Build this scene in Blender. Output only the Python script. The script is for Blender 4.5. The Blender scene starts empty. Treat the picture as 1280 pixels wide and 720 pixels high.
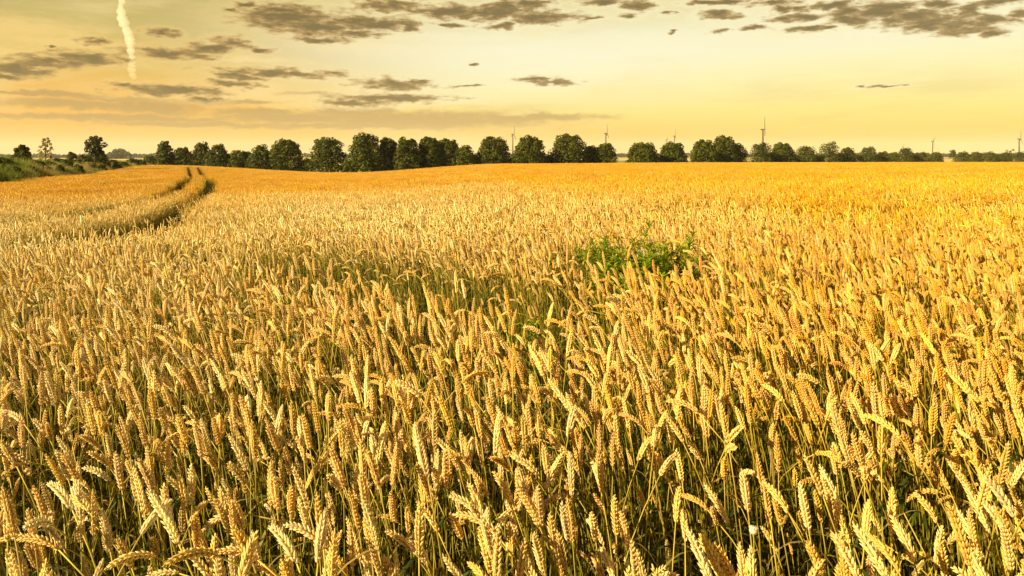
import bpy, math, random
import numpy as np
from mathutils import Vector, Matrix

rnd = random.Random(7)
nr = np.random.default_rng(7)
S = bpy.context.scene
COL = S.collection
F = 914.0            # focal length in photo pixels (1280 wide)
HV = 193.0           # photo row of the horizon
EYE = 1.52           # eye height, metres
CAN = 0.90           # height of the wheat canopy
R = math.radians


def lin(r, g, b):
    return tuple(((c / 255.0) / 12.92 if c / 255.0 <= 0.04045 else ((c / 255.0 + 0.055) / 1.055) ** 2.4) for c in (r, g, b))


# ------------------------------------------------------------------ terrain
TU = np.array([-300, 0, 200, 430, 640, 900, 1280, 1600], float)
TY = np.array([0.01, 1, 5, 10, 20, 36, 60, 90, 150, 185, 260, 420, 900, 3000, 12000], float)
# drop of the canopy top below the eye, by bearing (columns) and distance (rows)
TD = np.array([
    [.62, .62, .62, .62, .62, .62, .62, .62],
    [.62, .62, .62, .62, .62, .62, .62, .62],
    [.78, .75, .71, .66, .64, .63, .63, .63],
    [1.12, 1.06, 1.0, .82, .74, .70, .69, .69],
    [1.55, 1.45, 1.30, 1.20, .92, .80, .76, .76],
    [1.95, 1.85, 1.73, 1.65, 1.15, .92, .86, .86],
    [2.4, 2.25, 1.70, 2.25, 1.45, 1.15, 1.02, 1.02],
    [2.3, 2.35, 2.70, 2.95, 1.75, 1.42, 1.28, 1.28],
    [2.5, 2.45, 2.35, 3.95, 2.10, 1.80, 1.70, 1.70],
    [2.8, 2.7, 2.75, 4.60, 2.35, 2.08, 2.02, 2.02],
    [4.0, 3.8, 4.6, 6.4, 4.2, 3.8, 3.6, 3.6],
    [6, 6, 7, 8, 7, 6.5, 6.2, 6.2],
    [8, 8, 8.5, 8.5, 8.5, 8, 8, 8],
    [8, 8, 8, 8, 8, 8, 8, 8],
    [8, 8, 8, 8, 8, 8, 8, 8]], float)


def drop(X, Y):
    X = np.asarray(X, float); Y = np.asarray(Y, float)
    d = np.hypot(X, Y)
    Yc = np.maximum(Y, 0.25 * d)
    Yc = np.where(Y < 0, np.maximum(0.25 * d, 0.01), Yc); Yc = np.maximum(Yc, 0.02)
    u = np.clip(640 + F * X / Yc, TU[0], TU[-1])
    r = np.log(np.clip(Yc, TY[0], TY[-1])); lr = np.log(TY)
    i = np.clip(np.searchsorted(lr, r) - 1, 0, len(TY) - 2)
    j = np.clip(np.searchsorted(TU, u) - 1, 0, len(TU) - 2)
    a = (r - lr[i]) / (lr[i + 1] - lr[i]); b = (u - TU[j]) / (TU[j + 1] - TU[j])
    b = b * b * (3 - 2 * b)
    return (TD[i, j] * (1 - a) + TD[i + 1, j] * a) * (1 - b) + (TD[i, j + 1] * (1 - a) + TD[i + 1, j + 1] * a) * b


def ground_z(X, Y):
    X = np.asarray(X, float); Y = np.asarray(Y, float)
    q = np.clip((bound_x(Y) - X) / 3.5, 0, 1) * np.clip((Y - 25) / 20, 0, 1) * np.clip((300 - Y) / 80, 0, 1)
    return EYE - CAN - drop(X, Y) + .85 * q * q * (3 - 2 * q)      # the verge is a low bank


def gz(x, y):
    return float(ground_z(np.array([x]), np.array([y]))[0])


def at(u, Y):
    return (u - 640) / F * Y, Y


def bound_x(Y):               # left edge of the wheat field
    return -42 - (np.asarray(Y) - 60) * 0.392


def bound_Y(u):
    return 18.5 / ((640 - u) / F - 0.392)


HAZE = True
YE = 186.0                    # far edge of the wheat field


# ------------------------------------------------------------------ mesh helper
class MB:
    def __init__(s):
        s.v = []; s.f = []; s.c = []; s.m = []

    def add(s, vs, fs, col, mat=0):
        o = len(s.v)
        s.v.extend(vs)
        if isinstance(col, list): s.c.extend(col)
        else: s.c.extend([col] * len(vs))
        for f in fs: s.f.append(tuple(i + o for i in f))
        s.m.extend([mat] * len(fs))

    def join(s, other, M=None, mat=None):
        o = len(s.v)
        s.v.extend([tuple(M @ Vector(p)) for p in other.v] if M else other.v)
        s.c.extend(other.c)
        for f in other.f: s.f.append(tuple(i + o for i in f))
        s.m.extend(other.m if mat is None else [mat] * len(other.m))

    def mesh(s, name, mats, smooth=True):
        me = bpy.data.meshes.new(name)
        me.from_pydata(s.v, [], s.f)
        at_ = me.attributes.new('col', 'FLOAT_COLOR', 'POINT')
        at_.data.foreach_set('color', np.array([(c[0], c[1], c[2], 1.0) for c in s.c], np.float32).ravel())
        for m in mats: me.materials.append(m)
        me.polygons.foreach_set('material_index', np.array(s.m, np.int32))
        me.polygons.foreach_set('use_smooth', np.full(len(s.f), smooth, bool))
        me.update()
        return me

    def obj(s, name, mats, parent=None, smooth=True):
        o = bpy.data.objects.new(name, s.mesh(name, mats if isinstance(mats, (list, tuple)) else [mats], smooth))
        COL.objects.link(o)
        if parent: o.parent = parent
        return o


def frame(t):
    t = t.normalized()
    a = Vector((0, 0, 1)) if abs(t.z) < .9 else Vector((0, 1, 0))
    n = t.cross(a).normalized()
    return n, t.cross(n).normalized()


def tube(mb, pts, radii, n=5, col=(1, 1, 1), mat=0, cap=True):
    pts = [Vector(p) for p in pts]
    k = len(pts); vs = []; cs = []
    nrm = None
    for i, p in enumerate(pts):
        t = (pts[min(i + 1, k - 1)] - pts[max(i - 1, 0)])
        if t.length < 1e-9: t = Vector((0, 0, 1))
        t.normalize()
        if nrm is None: nrm, _ = frame(t)
        nrm = (nrm - t * nrm.dot(t)).normalized()
        b = t.cross(nrm)
        for j in range(n):
            a = 2 * math.pi * j / n
            vs.append(tuple(p + (nrm * math.cos(a) + b * math.sin(a)) * radii[i]))
            cs.append(col[i] if isinstance(col, list) else col)
    fs = []
    for i in range(k - 1):
        for j in range(n):
            fs.append((i * n + j, i * n + (j + 1) % n, (i + 1) * n + (j + 1) % n, (i + 1) * n + j))
    if cap:
        fs.append(tuple(range(n))[::-1]); fs.append(tuple((k - 1) * n + j for j in range(n)))
    mb.add(vs, fs, cs, mat)


def thing(name, label, cat, loc=(0, 0, 0), rz=0, group=None):
    o = bpy.data.objects.new(name, None); COL.objects.link(o)
    o.empty_display_size = .2
    o.location = loc; o.rotation_euler = (0, 0, rz)
    o['label'] = label; o['category'] = cat
    if group: o['group'] = group
    return o


def tag(o, label=None, cat=None, group=None, kind=None):
    if label: o['label'] = label
    if cat: o['category'] = cat
    if group: o['group'] = group
    if kind: o['kind'] = kind
    return o


# ------------------------------------------------------------------ materials
def mat(name, build):
    m = bpy.data.materials.new(name); m.use_nodes = True
    nt = m.node_tree; nt.nodes.clear()
    out = nt.nodes.new('ShaderNodeOutputMaterial')
    build(nt, out)
    return m


def N(nt, typ, **kw):
    n = nt.nodes.new(typ)
    for k, v in kw.items():
        if k.startswith('i_'):
            n.inputs[k[2:]].default_value = v
        else:
            setattr(n, k, v)
    return n


def L(nt, a, b):
    nt.links.new(a, b)


def math_n(nt, op, a, b=None, clamp=False):
    n = nt.nodes.new('ShaderNodeMath'); n.operation = op; n.use_clamp = clamp
    for i, x in enumerate((a, b)):
        if x is None: continue
        if isinstance(x, (int, float)): n.inputs[i].default_value = x
        else: L(nt, x, n.inputs[i])
    return n.outputs[0]


def mapr(nt, x, a, b, c, d, smooth=False):
    n = nt.nodes.new('ShaderNodeMapRange')
    n.interpolation_type = 'SMOOTHSTEP' if smooth else 'LINEAR'
    L(nt, x, n.inputs[0])
    for i, v in enumerate((a, b, c, d)): n.inputs[i + 1].default_value = v
    return n.outputs[0]


def mixc(nt, fac, a, b, blend='MIX'):
    n = nt.nodes.new('ShaderNodeMix'); n.data_type = 'RGBA'; n.blend_type = blend
    for s, x in ((0, fac), (6, a), (7, b)):
        if isinstance(x, (int, float)): n.inputs[s].default_value = x
        elif isinstance(x, tuple): n.inputs[s].default_value = (x + (1,))[:4]
        else: L(nt, x, n.inputs[s])
    return n.outputs[2]


def plant_mat(name, rough, transl, var=.25, tint=(1, 1, 1), spec=.25, patch=None, warm=None, sat=(.97, 1.03)):
    """base colour comes from the mesh's own colours, varied from plant to plant"""
    def b(nt, out):
        a = N(nt, 'ShaderNodeAttribute', attribute_name='col')
        oi = N(nt, 'ShaderNodeObjectInfo')
        v = mapr(nt, oi.outputs['Random'], 0, 1, 1 - var, 1 + var)
        hsv = N(nt, 'ShaderNodeHueSaturation')
        L(nt, v, hsv.inputs['Value'])
        r2 = math_n(nt, 'FRACT', math_n(nt, 'MULTIPLY', oi.outputs['Random'], 17.31))
        L(nt, mapr(nt, r2, 0, 1, .492, .508), hsv.inputs['Hue'])
        r3 = math_n(nt, 'FRACT', math_n(nt, 'MULTIPLY', oi.outputs['Random'], 71.7))
        L(nt, mapr(nt, r3, 0, 1, sat[0], sat[1]), hsv.inputs['Saturation'])
        c = mixc(nt, 1.0, a.outputs['Color'], tint, 'MULTIPLY')
        if patch:
            g = N(nt, 'ShaderNodeNewGeometry')
            no = N(nt, 'ShaderNodeTexNoise', i_Scale=.22, i_Detail=3.0)
            L(nt, g.outputs['Position'], no.inputs['Vector'])
            c = mixc(nt, mapr(nt, no.outputs[0], .35, .68, 0, 1), c, mixc(nt, 1.0, c, patch, 'MULTIPLY'))
        if warm:      # long bands of slightly thinner, darker crop
            ms = N(nt, 'ShaderNodeVectorMath', operation='MULTIPLY'); L(nt, g.outputs['Position'], ms.inputs[0]); ms.inputs[1].default_value = (.03, .11, 0)
            n4 = N(nt, 'ShaderNodeTexNoise', i_Scale=1.0, i_Detail=4.0); L(nt, ms.outputs[0], n4.inputs['Vector'])
            c = mixc(nt, mapr(nt, n4.outputs[0], .48, .66, 0, 1), c, mixc(nt, 1.0, c, (.91, .86, .76), 'MULTIPLY'))
        if warm:      # the light's amber cast painted into the crop, stronger right and far
            sp = N(nt, 'ShaderNodeSeparateXYZ'); L(nt, g.outputs['Position'], sp.inputs[0])
            n3 = N(nt, 'ShaderNodeTexNoise', i_Scale=.35, i_Detail=3.0); L(nt, g.outputs['Position'], n3.inputs['Vector'])
            wv = mapr(nt, n3.outputs[0], 0, 1, -.5, .5)
            fx = math_n(nt, 'ADD', mapr(nt, sp.outputs[0], -3.5, 5.5, 0, .85, True), mapr(nt, sp.outputs[1], 7, 38, 0, .95, True))
            c = mixc(nt, math_n(nt, 'ADD', fx, wv, True), c, mixc(nt, 1.0, c, warm, 'MULTIPLY'))
        L(nt, c, hsv.inputs['Color'])
        p = N(nt, 'ShaderNodeBsdfPrincipled', i_Roughness=rough)
        p.inputs['Specular IOR Level'].default_value = spec
        L(nt, hsv.outputs[0], p.inputs['Base Color'])
        if transl > 0:
            t = N(nt, 'ShaderNodeBsdfTranslucent'); L(nt, hsv.outputs[0], t.inputs[0])
            mx = N(nt, 'ShaderNodeMixShader'); mx.inputs[0].default_value = transl
            L(nt, p.outputs[0], mx.inputs[1]); L(nt, t.outputs[0], mx.inputs[2])
            L(nt, mx.outputs[0], out.inputs[0])
        else:
            L(nt, p.outputs[0], out.inputs[0])
    return mat(name, b)


M_EAR = plant_mat('wheat_ear', .55, .12, .2, spec=.25, patch=(.99, .90, .72), warm=(1.0, .71, .085), sat=(.92, 1.05))
M_STEM = plant_mat('wheat_stem', .5, .1, .2, patch=(.95, .9, .7), warm=(1.0, .78, .22))
M_BLADE = plant_mat('wheat_leaf', .6, .4, .25)
M_LEAF = plant_mat('tree_foliage', .6, .3, .12, spec=.2)
M_BARK = plant_mat('bark', .9, 0, .1)
M_WEED = plant_mat('weed_green', .6, .35, .15)
M_GRASS = plant_mat('grass_blade', .6, .4, .2)
M_PETAL = plant_mat('petal', .8, .3, .1)
M_TURBINE = plant_mat('turbine_silhouette', .5, 0, 0)


def soil(nt, out):
    a = N(nt, 'ShaderNodeAttribute', attribute_name='col')
    g = N(nt, 'ShaderNodeNewGeometry')
    n1 = N(nt, 'ShaderNodeTexNoise', i_Scale=35.0, i_Detail=6.0); L(nt, g.outputs['Position'], n1.inputs['Vector'])
    n2 = N(nt, 'ShaderNodeTexNoise', i_Scale=.02, i_Detail=4.0); L(nt, g.outputs['Position'], n2.inputs['Vector'])
    c = mixc(nt, 1.0, a.outputs['Color'], mixc(nt, mapr(nt, n1.outputs[0], .3, .7, 0, 1), (.6, .6, .6), (1.3, 1.25, 1.1)), 'MULTIPLY')
    c = mixc(nt, 1.0, c, mixc(nt, mapr(nt, n2.outputs[0], .4, .6, 0, 1), (.85, .9, .85), (1.1, 1.05, 1.0)), 'MULTIPLY')
    p = N(nt, 'ShaderNodeBsdfPrincipled', i_Roughness=.95)
    L(nt, c, p.inputs['Base Color'])
    bp = N(nt, 'ShaderNodeBump', i_Strength=.6, i_Distance=.03)
    L(nt, n1.outputs[0], bp.inputs['Height']); L(nt, bp.outputs[0], p.inputs['Normal'])
    L(nt, p.outputs[0], out.inputs[0])


M_SOIL = mat('soil_and_fields', soil)

# ------------------------------------------------------------------ ground sheet
def build_ground():
    th = np.concatenate([np.linspace(-180, -46, 40), np.linspace(-45, 45, 181), np.linspace(46, 180, 40)[:-1]])
    rr = np.concatenate([[0.0], np.geomspace(.4, 12000, 150)])
    T, RR = np.meshgrid(np.radians(th), rr, indexing='ij')
    X = RR * np.sin(T); Y = RR * np.cos(T)
    Z = ground_z(X, Y)
    nt_, nr_ = X.shape
    V = np.stack([X, Y, Z], -1).reshape(-1, 3)
    fs = []
    for i in range(nt_):
        i2 = (i + 1) % nt_
        for j in range(nr_ - 1):
            if j == 0: fs.append((i * nr_, i * nr_ + 1, i2 * nr_ + 1))
            else: fs.append((i * nr_ + j, i * nr_ + j + 1, i2 * nr_ + j + 1, i2 * nr_ + j))
    x = V[:, 0]; y = V[:, 1]; d = np.hypot(x, y)
    c = np.tile(np.array([.045, .036, .014]), (len(V), 1))
    verge = (x < bound_x(y)) & (d < 400)
    c[verge] = (.12, .11, .03)
    far = ((y > YE + 1) | (d > 260)) & ~verge
    c[far] = (.09, .10, .03)
    ff = d > 330
    stripe = (np.sin(d / 190.0 + x / 700.0) > -.35)
    c[ff & stripe] = (.62, .42, .10)
    c[ff & ~stripe] = (.20, .20, .05)
    me = bpy.data.meshes.new('ground')
    me.from_pydata(V.tolist(), [], fs)
    a = me.attributes.new('col', 'FLOAT_COLOR', 'POINT')
    a.data.foreach_set('color', np.concatenate([c, np.ones((len(c), 1))], 1).astype(np.float32).ravel())
    me.materials.append(M_SOIL)
    me.polygons.foreach_set('use_smooth', np.ones(len(fs), bool)); me.update()
    o = bpy.data.objects.new('ground', me); COL.objects.link(o)
    o['kind'] = 'structure'


build_ground()

# ------------------------------------------------------------------ wheat
def stalk_curve(g, bend, H):
    """points and tangents of stem and ear, bending towards local +X"""
    th0 = g.uniform(0, 5)
    wob = g.uniform(-.012, .012)
    ear_len = g.uniform(.062, .088)
    th1 = th0 + bend * g.uniform(.45, .62); th2 = th0 + bend
    def th(s):      # s 0..1 stem
        k = max(0, (s - .62) / .38)
        return th0 + (th1 - th0) * k * k * (3 - 2 * k) * .9 + 2 * s
    n = 12; pts = [Vector((0, 0, 0))]; p = Vector((0, 0, 0))
    for i in range(n):
        a = R(th((i + .5) / n)); p = p + Vector((math.sin(a), 0, math.cos(a))) * (H / n)
        pts.append(p + Vector((0, wob * math.sin((i + 1) / n * 3.0), 0)))
    ear = [pts[-1].copy()]; m = 12; p = pts[-1].copy()
    tb = th(1.0)
    for i in range(m):
        a = R(tb + (th2 - tb) * (i + .5) / m + bend * .15 * (i / m)); p = p + Vector((math.sin(a), 0, math.cos(a))) * (ear_len / m)
        ear.append(p.copy())
    return pts, ear, ear_len


EARC = [(.81, .61, .27), (.77, .56, .21), (.85, .70, .38), (.71, .50, .16)]


def jit(c, g, a=.12):
    k = 1 + g.uniform(-a, a)
    return (c[0] * k, c[1] * k * (1 + g.uniform(-.03, .03)), c[2] * k * (1 + g.uniform(-.1, .1)))


def poly_at(pts, s):
    x = s * (len(pts) - 1); i = min(int(x), len(pts) - 2)
    return pts[i].lerp(pts[i + 1], x - i), (pts[i + 1] - pts[i]).normalized()


def ear_hd(g, ear, L_, col):
    mb = MB()
    tube(mb, ear, [.0016] * len(ear), 4, col)
    spin = g.uniform(0, math.pi)
    nsp = int(L_ / .0039)
    fat = g.uniform(.82, 1.04); skip = g.choice((0, .02, .05, .12))
    for i in range(nsp + 1):
        s = i / nsp
        p, t = poly_at(ear, s * .985)
        n0, b0 = frame(t)
        n = n0 * math.cos(spin) + b0 * math.sin(spin); b = t.cross(n)
        side = 1 if i % 2 else -1
        env = (.72 + .6 * math.sin(math.pi * min(1, s * .9 + .12))) * .76 * fat
        if s > .93: env *= .8
        for k in (-1, 0, 1):
            if g.random() < skip: continue
            ln = g.uniform(.0102, .0128) * env
            out = (b * side * (.45 if k == 0 else .30) + n * k * .38)
            if i == nsp: out = out * .35
            d = (t * .87 + out * g.uniform(.8, 1.1) + Vector((g.uniform(-.07, .07), g.uniform(-.07, .07), g.uniform(-.07, .07)))).normalized()
            base = p + (b * side * .0016 + n * k * .0022) * env
            a1, a2 = frame(d)
            w = ln * g.uniform(.20, .235)
            c = jit(col, g, .16)
            ct = (min(.9, c[0] * 1.12), min(.8, c[1] * 1.18), c[2] * 1.35)
            vs = []; cs = []
            for (f, wr) in ((0.02, .45), (.22, .92), (.48, 1.0), (.74, .68)):
                for j in range(5):
                    an = 2 * math.pi * (j / 5)
                    vs.append(tuple(base + d * ln * f + (a1 * math.cos(an) + a2 * math.sin(an)) * w * wr)); cs.append(c)
            vs.append(tuple(base + d * ln * g.uniform(1.08, 1.28))); cs.append(ct)
            fs = []
            for r_ in range(3):
                for j in range(5):
                    fs.append((r_ * 5 + j, r_ * 5 + (j + 1) % 5, r_ * 5 + 5 + (j + 1) % 5, r_ * 5 + 5 + j))
            for j in range(5): fs.append((15 + j, 15 + (j + 1) % 5, 20))
            mb.add(vs, fs, cs)
    return mb


def stem_green(s, g_):      # near stalks: green low down, straw under the ear; shade painted into the foot
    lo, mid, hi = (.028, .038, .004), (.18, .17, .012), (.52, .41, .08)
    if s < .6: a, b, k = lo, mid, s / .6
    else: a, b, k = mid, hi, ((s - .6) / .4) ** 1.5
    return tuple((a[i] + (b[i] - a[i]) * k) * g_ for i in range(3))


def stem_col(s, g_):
    lo = (.030, .040, .005); mid = (.25, .215, .018); hi = (.56, .42, .075)  # stem foot coloured darker to stand for shade inside the crop
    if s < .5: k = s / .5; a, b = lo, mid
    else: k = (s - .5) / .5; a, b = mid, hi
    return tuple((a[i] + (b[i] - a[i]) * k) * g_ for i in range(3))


def stem_mb(g, pts, n=5):
    mb = MB(); k = len(pts); gg = g.uniform(.8, 1.15)
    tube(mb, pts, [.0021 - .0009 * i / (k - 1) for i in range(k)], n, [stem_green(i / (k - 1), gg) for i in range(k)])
    return mb


def leaf_mb(g, pts, s, seg=9, wide=1.0):
    mb = MB(); p, t = poly_at(pts, s)
    a = g.uniform(0, 6.283); h = Vector((math.cos(a), math.sin(a), 0))
    ln = g.uniform(.14, .26); el = g.uniform(.9, 1.35); dro = g.uniform(1.6, 3.4)
    w = g.uniform(.003, .0055) * wide
    dry = g.random()
    c = (.30, .20, .045) if dry > .68 else ((.06, .095, .008) if dry < .42 else (.24, .19, .025))
    c = jit(c, g, .2)
    vs = []; side = h.cross(Vector((0, 0, 1)))
    tw = g.uniform(-1.5, 1.5)
    for i in range(seg + 1):
        f = i / seg; e = el - dro * f * f
        if i: p = p + (h * math.cos(e) + Vector((0, 0, 1)) * math.sin(e)) * (ln / seg)
        up = (Vector((0, 0, 1)) * math.cos(e) - h * math.sin(e))
        sd = side * math.cos(tw * f) + up * math.sin(tw * f)
        ww = w * (1 - f ** 2.2) * (.5 + .5 * min(1, f * 5))
        vs += [tuple(p - sd * ww), tuple(p + up * ww * .25), tuple(p + sd * ww)]
    fs = []
    for i in range(seg):
        o = i * 3
        fs += [(o, o + 1, o + 4, o + 3), (o + 1, o + 2, o + 5, o + 4)]
    mb.add(vs, fs, c)
    return mb


class Stalk: pass


def make_stalk(seed, bend):
    g = random.Random(seed)
    st = Stalk(); st.bend = bend
    H = g.uniform(.79, .85) + .05 * min(1, bend / 90)
    pts, ear, L_ = stalk_curve(g, bend, H)
    col = EARC[seed % 4]; st.tone = seed % 4
    st.ear = ear_hd(g, ear, L_, col)
    st.stem = stem_mb(g, pts)
    st.leaves = [leaf_mb(g, pts, g.uniform(.35, .84)) for _ in range(g.choice((1, 1, 2, 2)))]
    st.top = ear[-1]; st.mid = ear[6]; st.base = ear[0]
    return st


BENDS = [3, 6, 9, 14, 10, 20, 26, 18, 34, 48, 66, 90, 118, 12, 40, 24]
STALKS = [make_stalk(100 + i, b) for i, b in enumerate(BENDS)]
WMATS = [M_EAR, M_STEM, M_BLADE]
for st in STALKS:
    mb = MB(); mb.join(st.ear, mat=0); mb.join(st.stem, mat=1)
    for l in st.leaves: mb.join(l, mat=2)
    st.full = mb
    st.ear_me = st.ear.mesh('ear', [M_EAR]); st.stem_me = st.stem.mesh('stem', [M_STEM])
    st.leaf_me = [l.mesh('leaf', [M_BLADE]) for l in st.leaves]


def hidden_obj(mb, name):      # a source mesh for the crop's instances; never linked to the scene
    return bpy.data.objects.new(name, mb.mesh(name, WMATS))


def stalk_lod(g, lod):
    mb = MB()
    bend = g.choice(BENDS + [30, 55, 75]) * g.uniform(.8, 1.3)
    pts, ear, L_ = stalk_curve(g, bend, g.uniform(.76, .86))
    c = jit(g.choice(EARC), g, .16)
    if lod == 1:
        k = 9; P = [poly_at(ear, i / (k - 1))[0] for i in range(k)]
        rad = [.003] + [(.0055 if i % 2 else .0040) * (1 - .45 * (i / k) ** 3) for i in range(1, k - 1)] + [.001]
        cs = [tuple(x * (1.08 if i % 2 else .95) for x in c) for i in range(k)]
        tube(mb, P, rad, 5, cs, 0, False)
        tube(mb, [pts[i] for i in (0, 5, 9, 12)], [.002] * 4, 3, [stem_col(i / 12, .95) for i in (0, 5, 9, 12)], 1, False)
        for _ in range(g.choice((1, 2))): mb.join(leaf_mb(g, pts, g.uniform(.45, .9), 4, 1.2), mat=2)
    else:
        P = [ear[0], ear[6], ear[12]]
        tube(mb, P, [.0045, .0068, .002], 3, c, 0, False)
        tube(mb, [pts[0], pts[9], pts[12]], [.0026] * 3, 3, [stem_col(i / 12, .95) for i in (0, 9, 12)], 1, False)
        if g.random() < .7: mb.join(leaf_mb(g, pts, g.uniform(.5, .9), 2, 1.6), mat=2)
    return mb


def cluster(seed, n, rad, lod, square=False, hs=1.0):
    g = random.Random(seed); mb = MB()
    for i in range(n):
        if square: x, y = g.uniform(-rad, rad), g.uniform(-rad, rad)
        else:
            r_ = rad * math.sqrt(g.random()); a = g.uniform(0, 6.283); x, y = r_ * math.cos(a), r_ * math.sin(a)
        ang = math.pi + g.gauss(0, 1.35)
        s = g.gauss(1.0, .055) * hs * (g.uniform(.72, .95) if g.random() < .28 else 1)
        Mx = Matrix.Translation((x, y, 0)) @ Matrix.Rotation(ang, 4, 'Z') @ Matrix.Rotation(R(g.gauss(2, 5)), 4, 'Y') @ Matrix.Scale(s, 4)
        mb.join(stalk_lod(g, lod), Mx)
    return mb


TUFT_N, TUFT_R = 23, .15
TUFTS = [cluster(300 + i, TUFT_N, TUFT_R, 1) for i in range(10)]
PS = [cluster(400 + i, 88, .26, 2) for i in range(6)]
PL = [cluster(500 + i, 620, .72, 2, True) for i in range(6)]

# gaps in the crop: polyline of (photo column, distance), half width, share of stalks kept
GAPS = [
    ([(-150, 13), (0, 13.5), (80, 16), (150, 20), (188, 25), (216, 36), (237, 56), (240, 80), (235, 150)], .40, 0.0),
    ([(-150, 8.1), (0, 8.2), (100, 9.6), (185, 13), (215, 16.5), (250, 28), (264, 45), (262, 60), (255, 90), (247, 150)], .43, 0.0),
    ([(-150, 8.1), (0, 8.2), (100, 9.6), (190, 13.2)], .85, .02),
    ([(-150, 13), (0, 13.5), (80, 16), (150, 20)], .66, .02),
    ([(190, 6.9), (260, 6.2), (330, 5.8), (450, 4.75), (560, 3.95), (660, 3.45)], .45, .07),
    ([(660, 3.45), (730, 2.8)], .16, .3),
    ([(250, 11.6), (360, 11.5), (490, 12.3), (560, 13.5)], .66, .04),
    ([(830, 10.2), (980, 10.2), (1130, 10.6), (1280, 12.0), (1500, 14)], .40, .06),
    ([(760, 38), (900, 42), (1100, 48), (1350, 52)], .5, .1),
    ([(270, 46), (400, 52), (500, 60)], .35, .3),
    ([(900, 24), (1000, 26), (1130, 25), (1300, 24)], .22, .4),
    ([(220, 34), (380, 30), (560, 33)], .2, .5),
]
BLOBS = [(615, 3.75, .28, .30, .10), (800, 4.85,   .56, .62, .34), (858, 5.1, .25, .3, .35), (800, 4.2, .42, .30, .35), (930, 1.38, .15, .24, .15),
         (40, 1.5, .1, .16, .3), (1010, 1.75, .1, .2, .3), (330, 1.25, .08, .14, .3),
         (1250, 1.5, .08, .2, .4)]


def seg_dist(X, Y, pl):
    best = np.full(X.shape, 1e9)
    P = [at(u, d) for u, d in pl]
    for (x0, y0), (x1, y1) in zip(P[:-1], P[1:]):
        dx, dy = x1 - x0, y1 - y0; l2 = dx * dx + dy * dy
        t = np.clip(((X - x0) * dx + (Y - y0) * dy) / l2, 0, 1)
        best = np.minimum(best, np.hypot(X - x0 - t * dx, Y - y0 - t * dy))
    return best


def wob(X, Y, s):
    return (np.sin(X * 1.7 * s + 1.3) * np.cos(Y * 1.3 * s + .4) + np.sin(X * .6 * s - Y * .9 * s) + np.sin(X * 3.1 * s + Y * 2.3 * s)) / 3


def keep_prob(X, Y, pad=0.0):
    k = np.ones(X.shape)
    for pl, hw, kp in GAPS:
        d = seg_dist(X, Y, pl)
        k = np.where(d < hw * (1 + .25 * wob(X, Y, 2.2)) + pad, np.minimum(k, kp), k)
    for (u, d0, rx, ry, kp) in BLOBS:
        x0, y0 = at(u, d0)
        e = np.hypot((X - x0) / (rx + pad), (Y - y0) / (ry + pad)) * (1 + .2 * wob(X, Y, 6))
        k = np.where(e < 1, np.minimum(k, kp), k)
    return k


def in_field(X, Y, m=0):
    return (X > bound_x(Y) + m) & (Y < YE - m)


def jgrid(x0, x1, y0, y1, step):
    xs = np.arange(x0, x1, step); ys = np.arange(y0, y1, step)
    X, Y = np.meshgrid(xs, ys)
    X = X.ravel() + nr.uniform(-.5, .5, X.size) * step; Y = Y.ravel() + nr.uniform(-.5, .5, Y.size) * step
    return X, Y


def wedge(X, Y):
    return np.abs(X) < .80 * Y + .55


A_END, B_END = 6.5, 26.0
# zone A : full detail
X, Y = jgrid(-6, 6, .72, A_END + .1, .0445)
ok = wedge(X, Y) & (nr.random(X.size) < keep_prob(X, Y)) & (Y < A_END)
dens = .86 + .22 * wob(X, Y, 3.3)
ok &= nr.random(X.size) < dens
# nothing may grow where the photographer stands
ok &= np.hypot(X, Y) > .78
AX, AY = X[ok], Y[ok]
nA = len(AX)
kpA = keep_prob(AX, AY)
A_idx = nr.integers(0, len(STALKS), nA)
A_rz = np.pi + nr.normal(0, 1.05, nA) + .5 * wob(AX, AY, 1.1)
A_lean = R(1.0) * nr.normal(3.2, 4.4, nA)
A_sc = np.clip(nr.normal(1.0, .055, nA), .82, 1.12) + .025 * wob(AX, AY, 1.4)
low_ = nr.random(nA) < .24; A_sc = np.where(low_, A_sc * nr.uniform(.70, .95, nA), A_sc)
A_sc = np.where(kpA < .6, A_sc * nr.uniform(.62, .95, nA), A_sc)
AZ = ground_z(AX, AY)
# zone B : tufts
X, Y = jgrid(-22, 22, A_END, B_END, .185)
p = keep_prob(X, Y, .07)
ok = wedge(X, Y) & in_field(X, Y) & (nr.random(X.size) < p)
BX, BY = X[ok], Y[ok]
B_low = p[ok] < .9
# zone C : small patches beside the tramlines, large patches elsewhere
X, Y = jgrid(-160, 160, B_END, YE, .44)
dmin = np.full(X.size, 1e9)
for pl, hw, kp in GAPS: dmin = np.minimum(dmin, seg_dist(X, Y, pl) - hw)
near_gap = dmin < 1.15
ok = wedge(X, Y) & in_field(X, Y) & near_gap & (nr.random(X.size) < keep_prob(X, Y, .12))
CX, CY = X[ok], Y[ok]
X, Y = jgrid(-165, 165, B_END, YE, 1.12)
dmin = np.full(X.size, 1e9)
for pl, hw, kp in GAPS: dmin = np.minimum(dmin, seg_dist(X, Y, pl) - hw)
ok = wedge(X, Y) & in_field(X, Y, .5) & (dmin > .85)
DX, DY = X[ok], Y[ok]

# the 300 stalks whose ears show largest in the photo become objects of their own
EARPOS = np.array([[s.mid.x, s.mid.y, s.mid.z] for s in STALKS])


def ear_mid(i):
    s = A_sc[i]; e = EARPOS[A_idx[i]] * s
    l = A_lean[i]; x = e[0] * math.cos(l) + e[2] * math.sin(l); z = -e[0] * math.sin(l) + e[2] * math.cos(l)
    c, n_ = math.cos(A_rz[i]), math.sin(A_rz[i])
    return AX[i] + x * c - e[1] * n_, AY[i] + x * n_ + e[1] * c, AZ[i] + z


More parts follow.
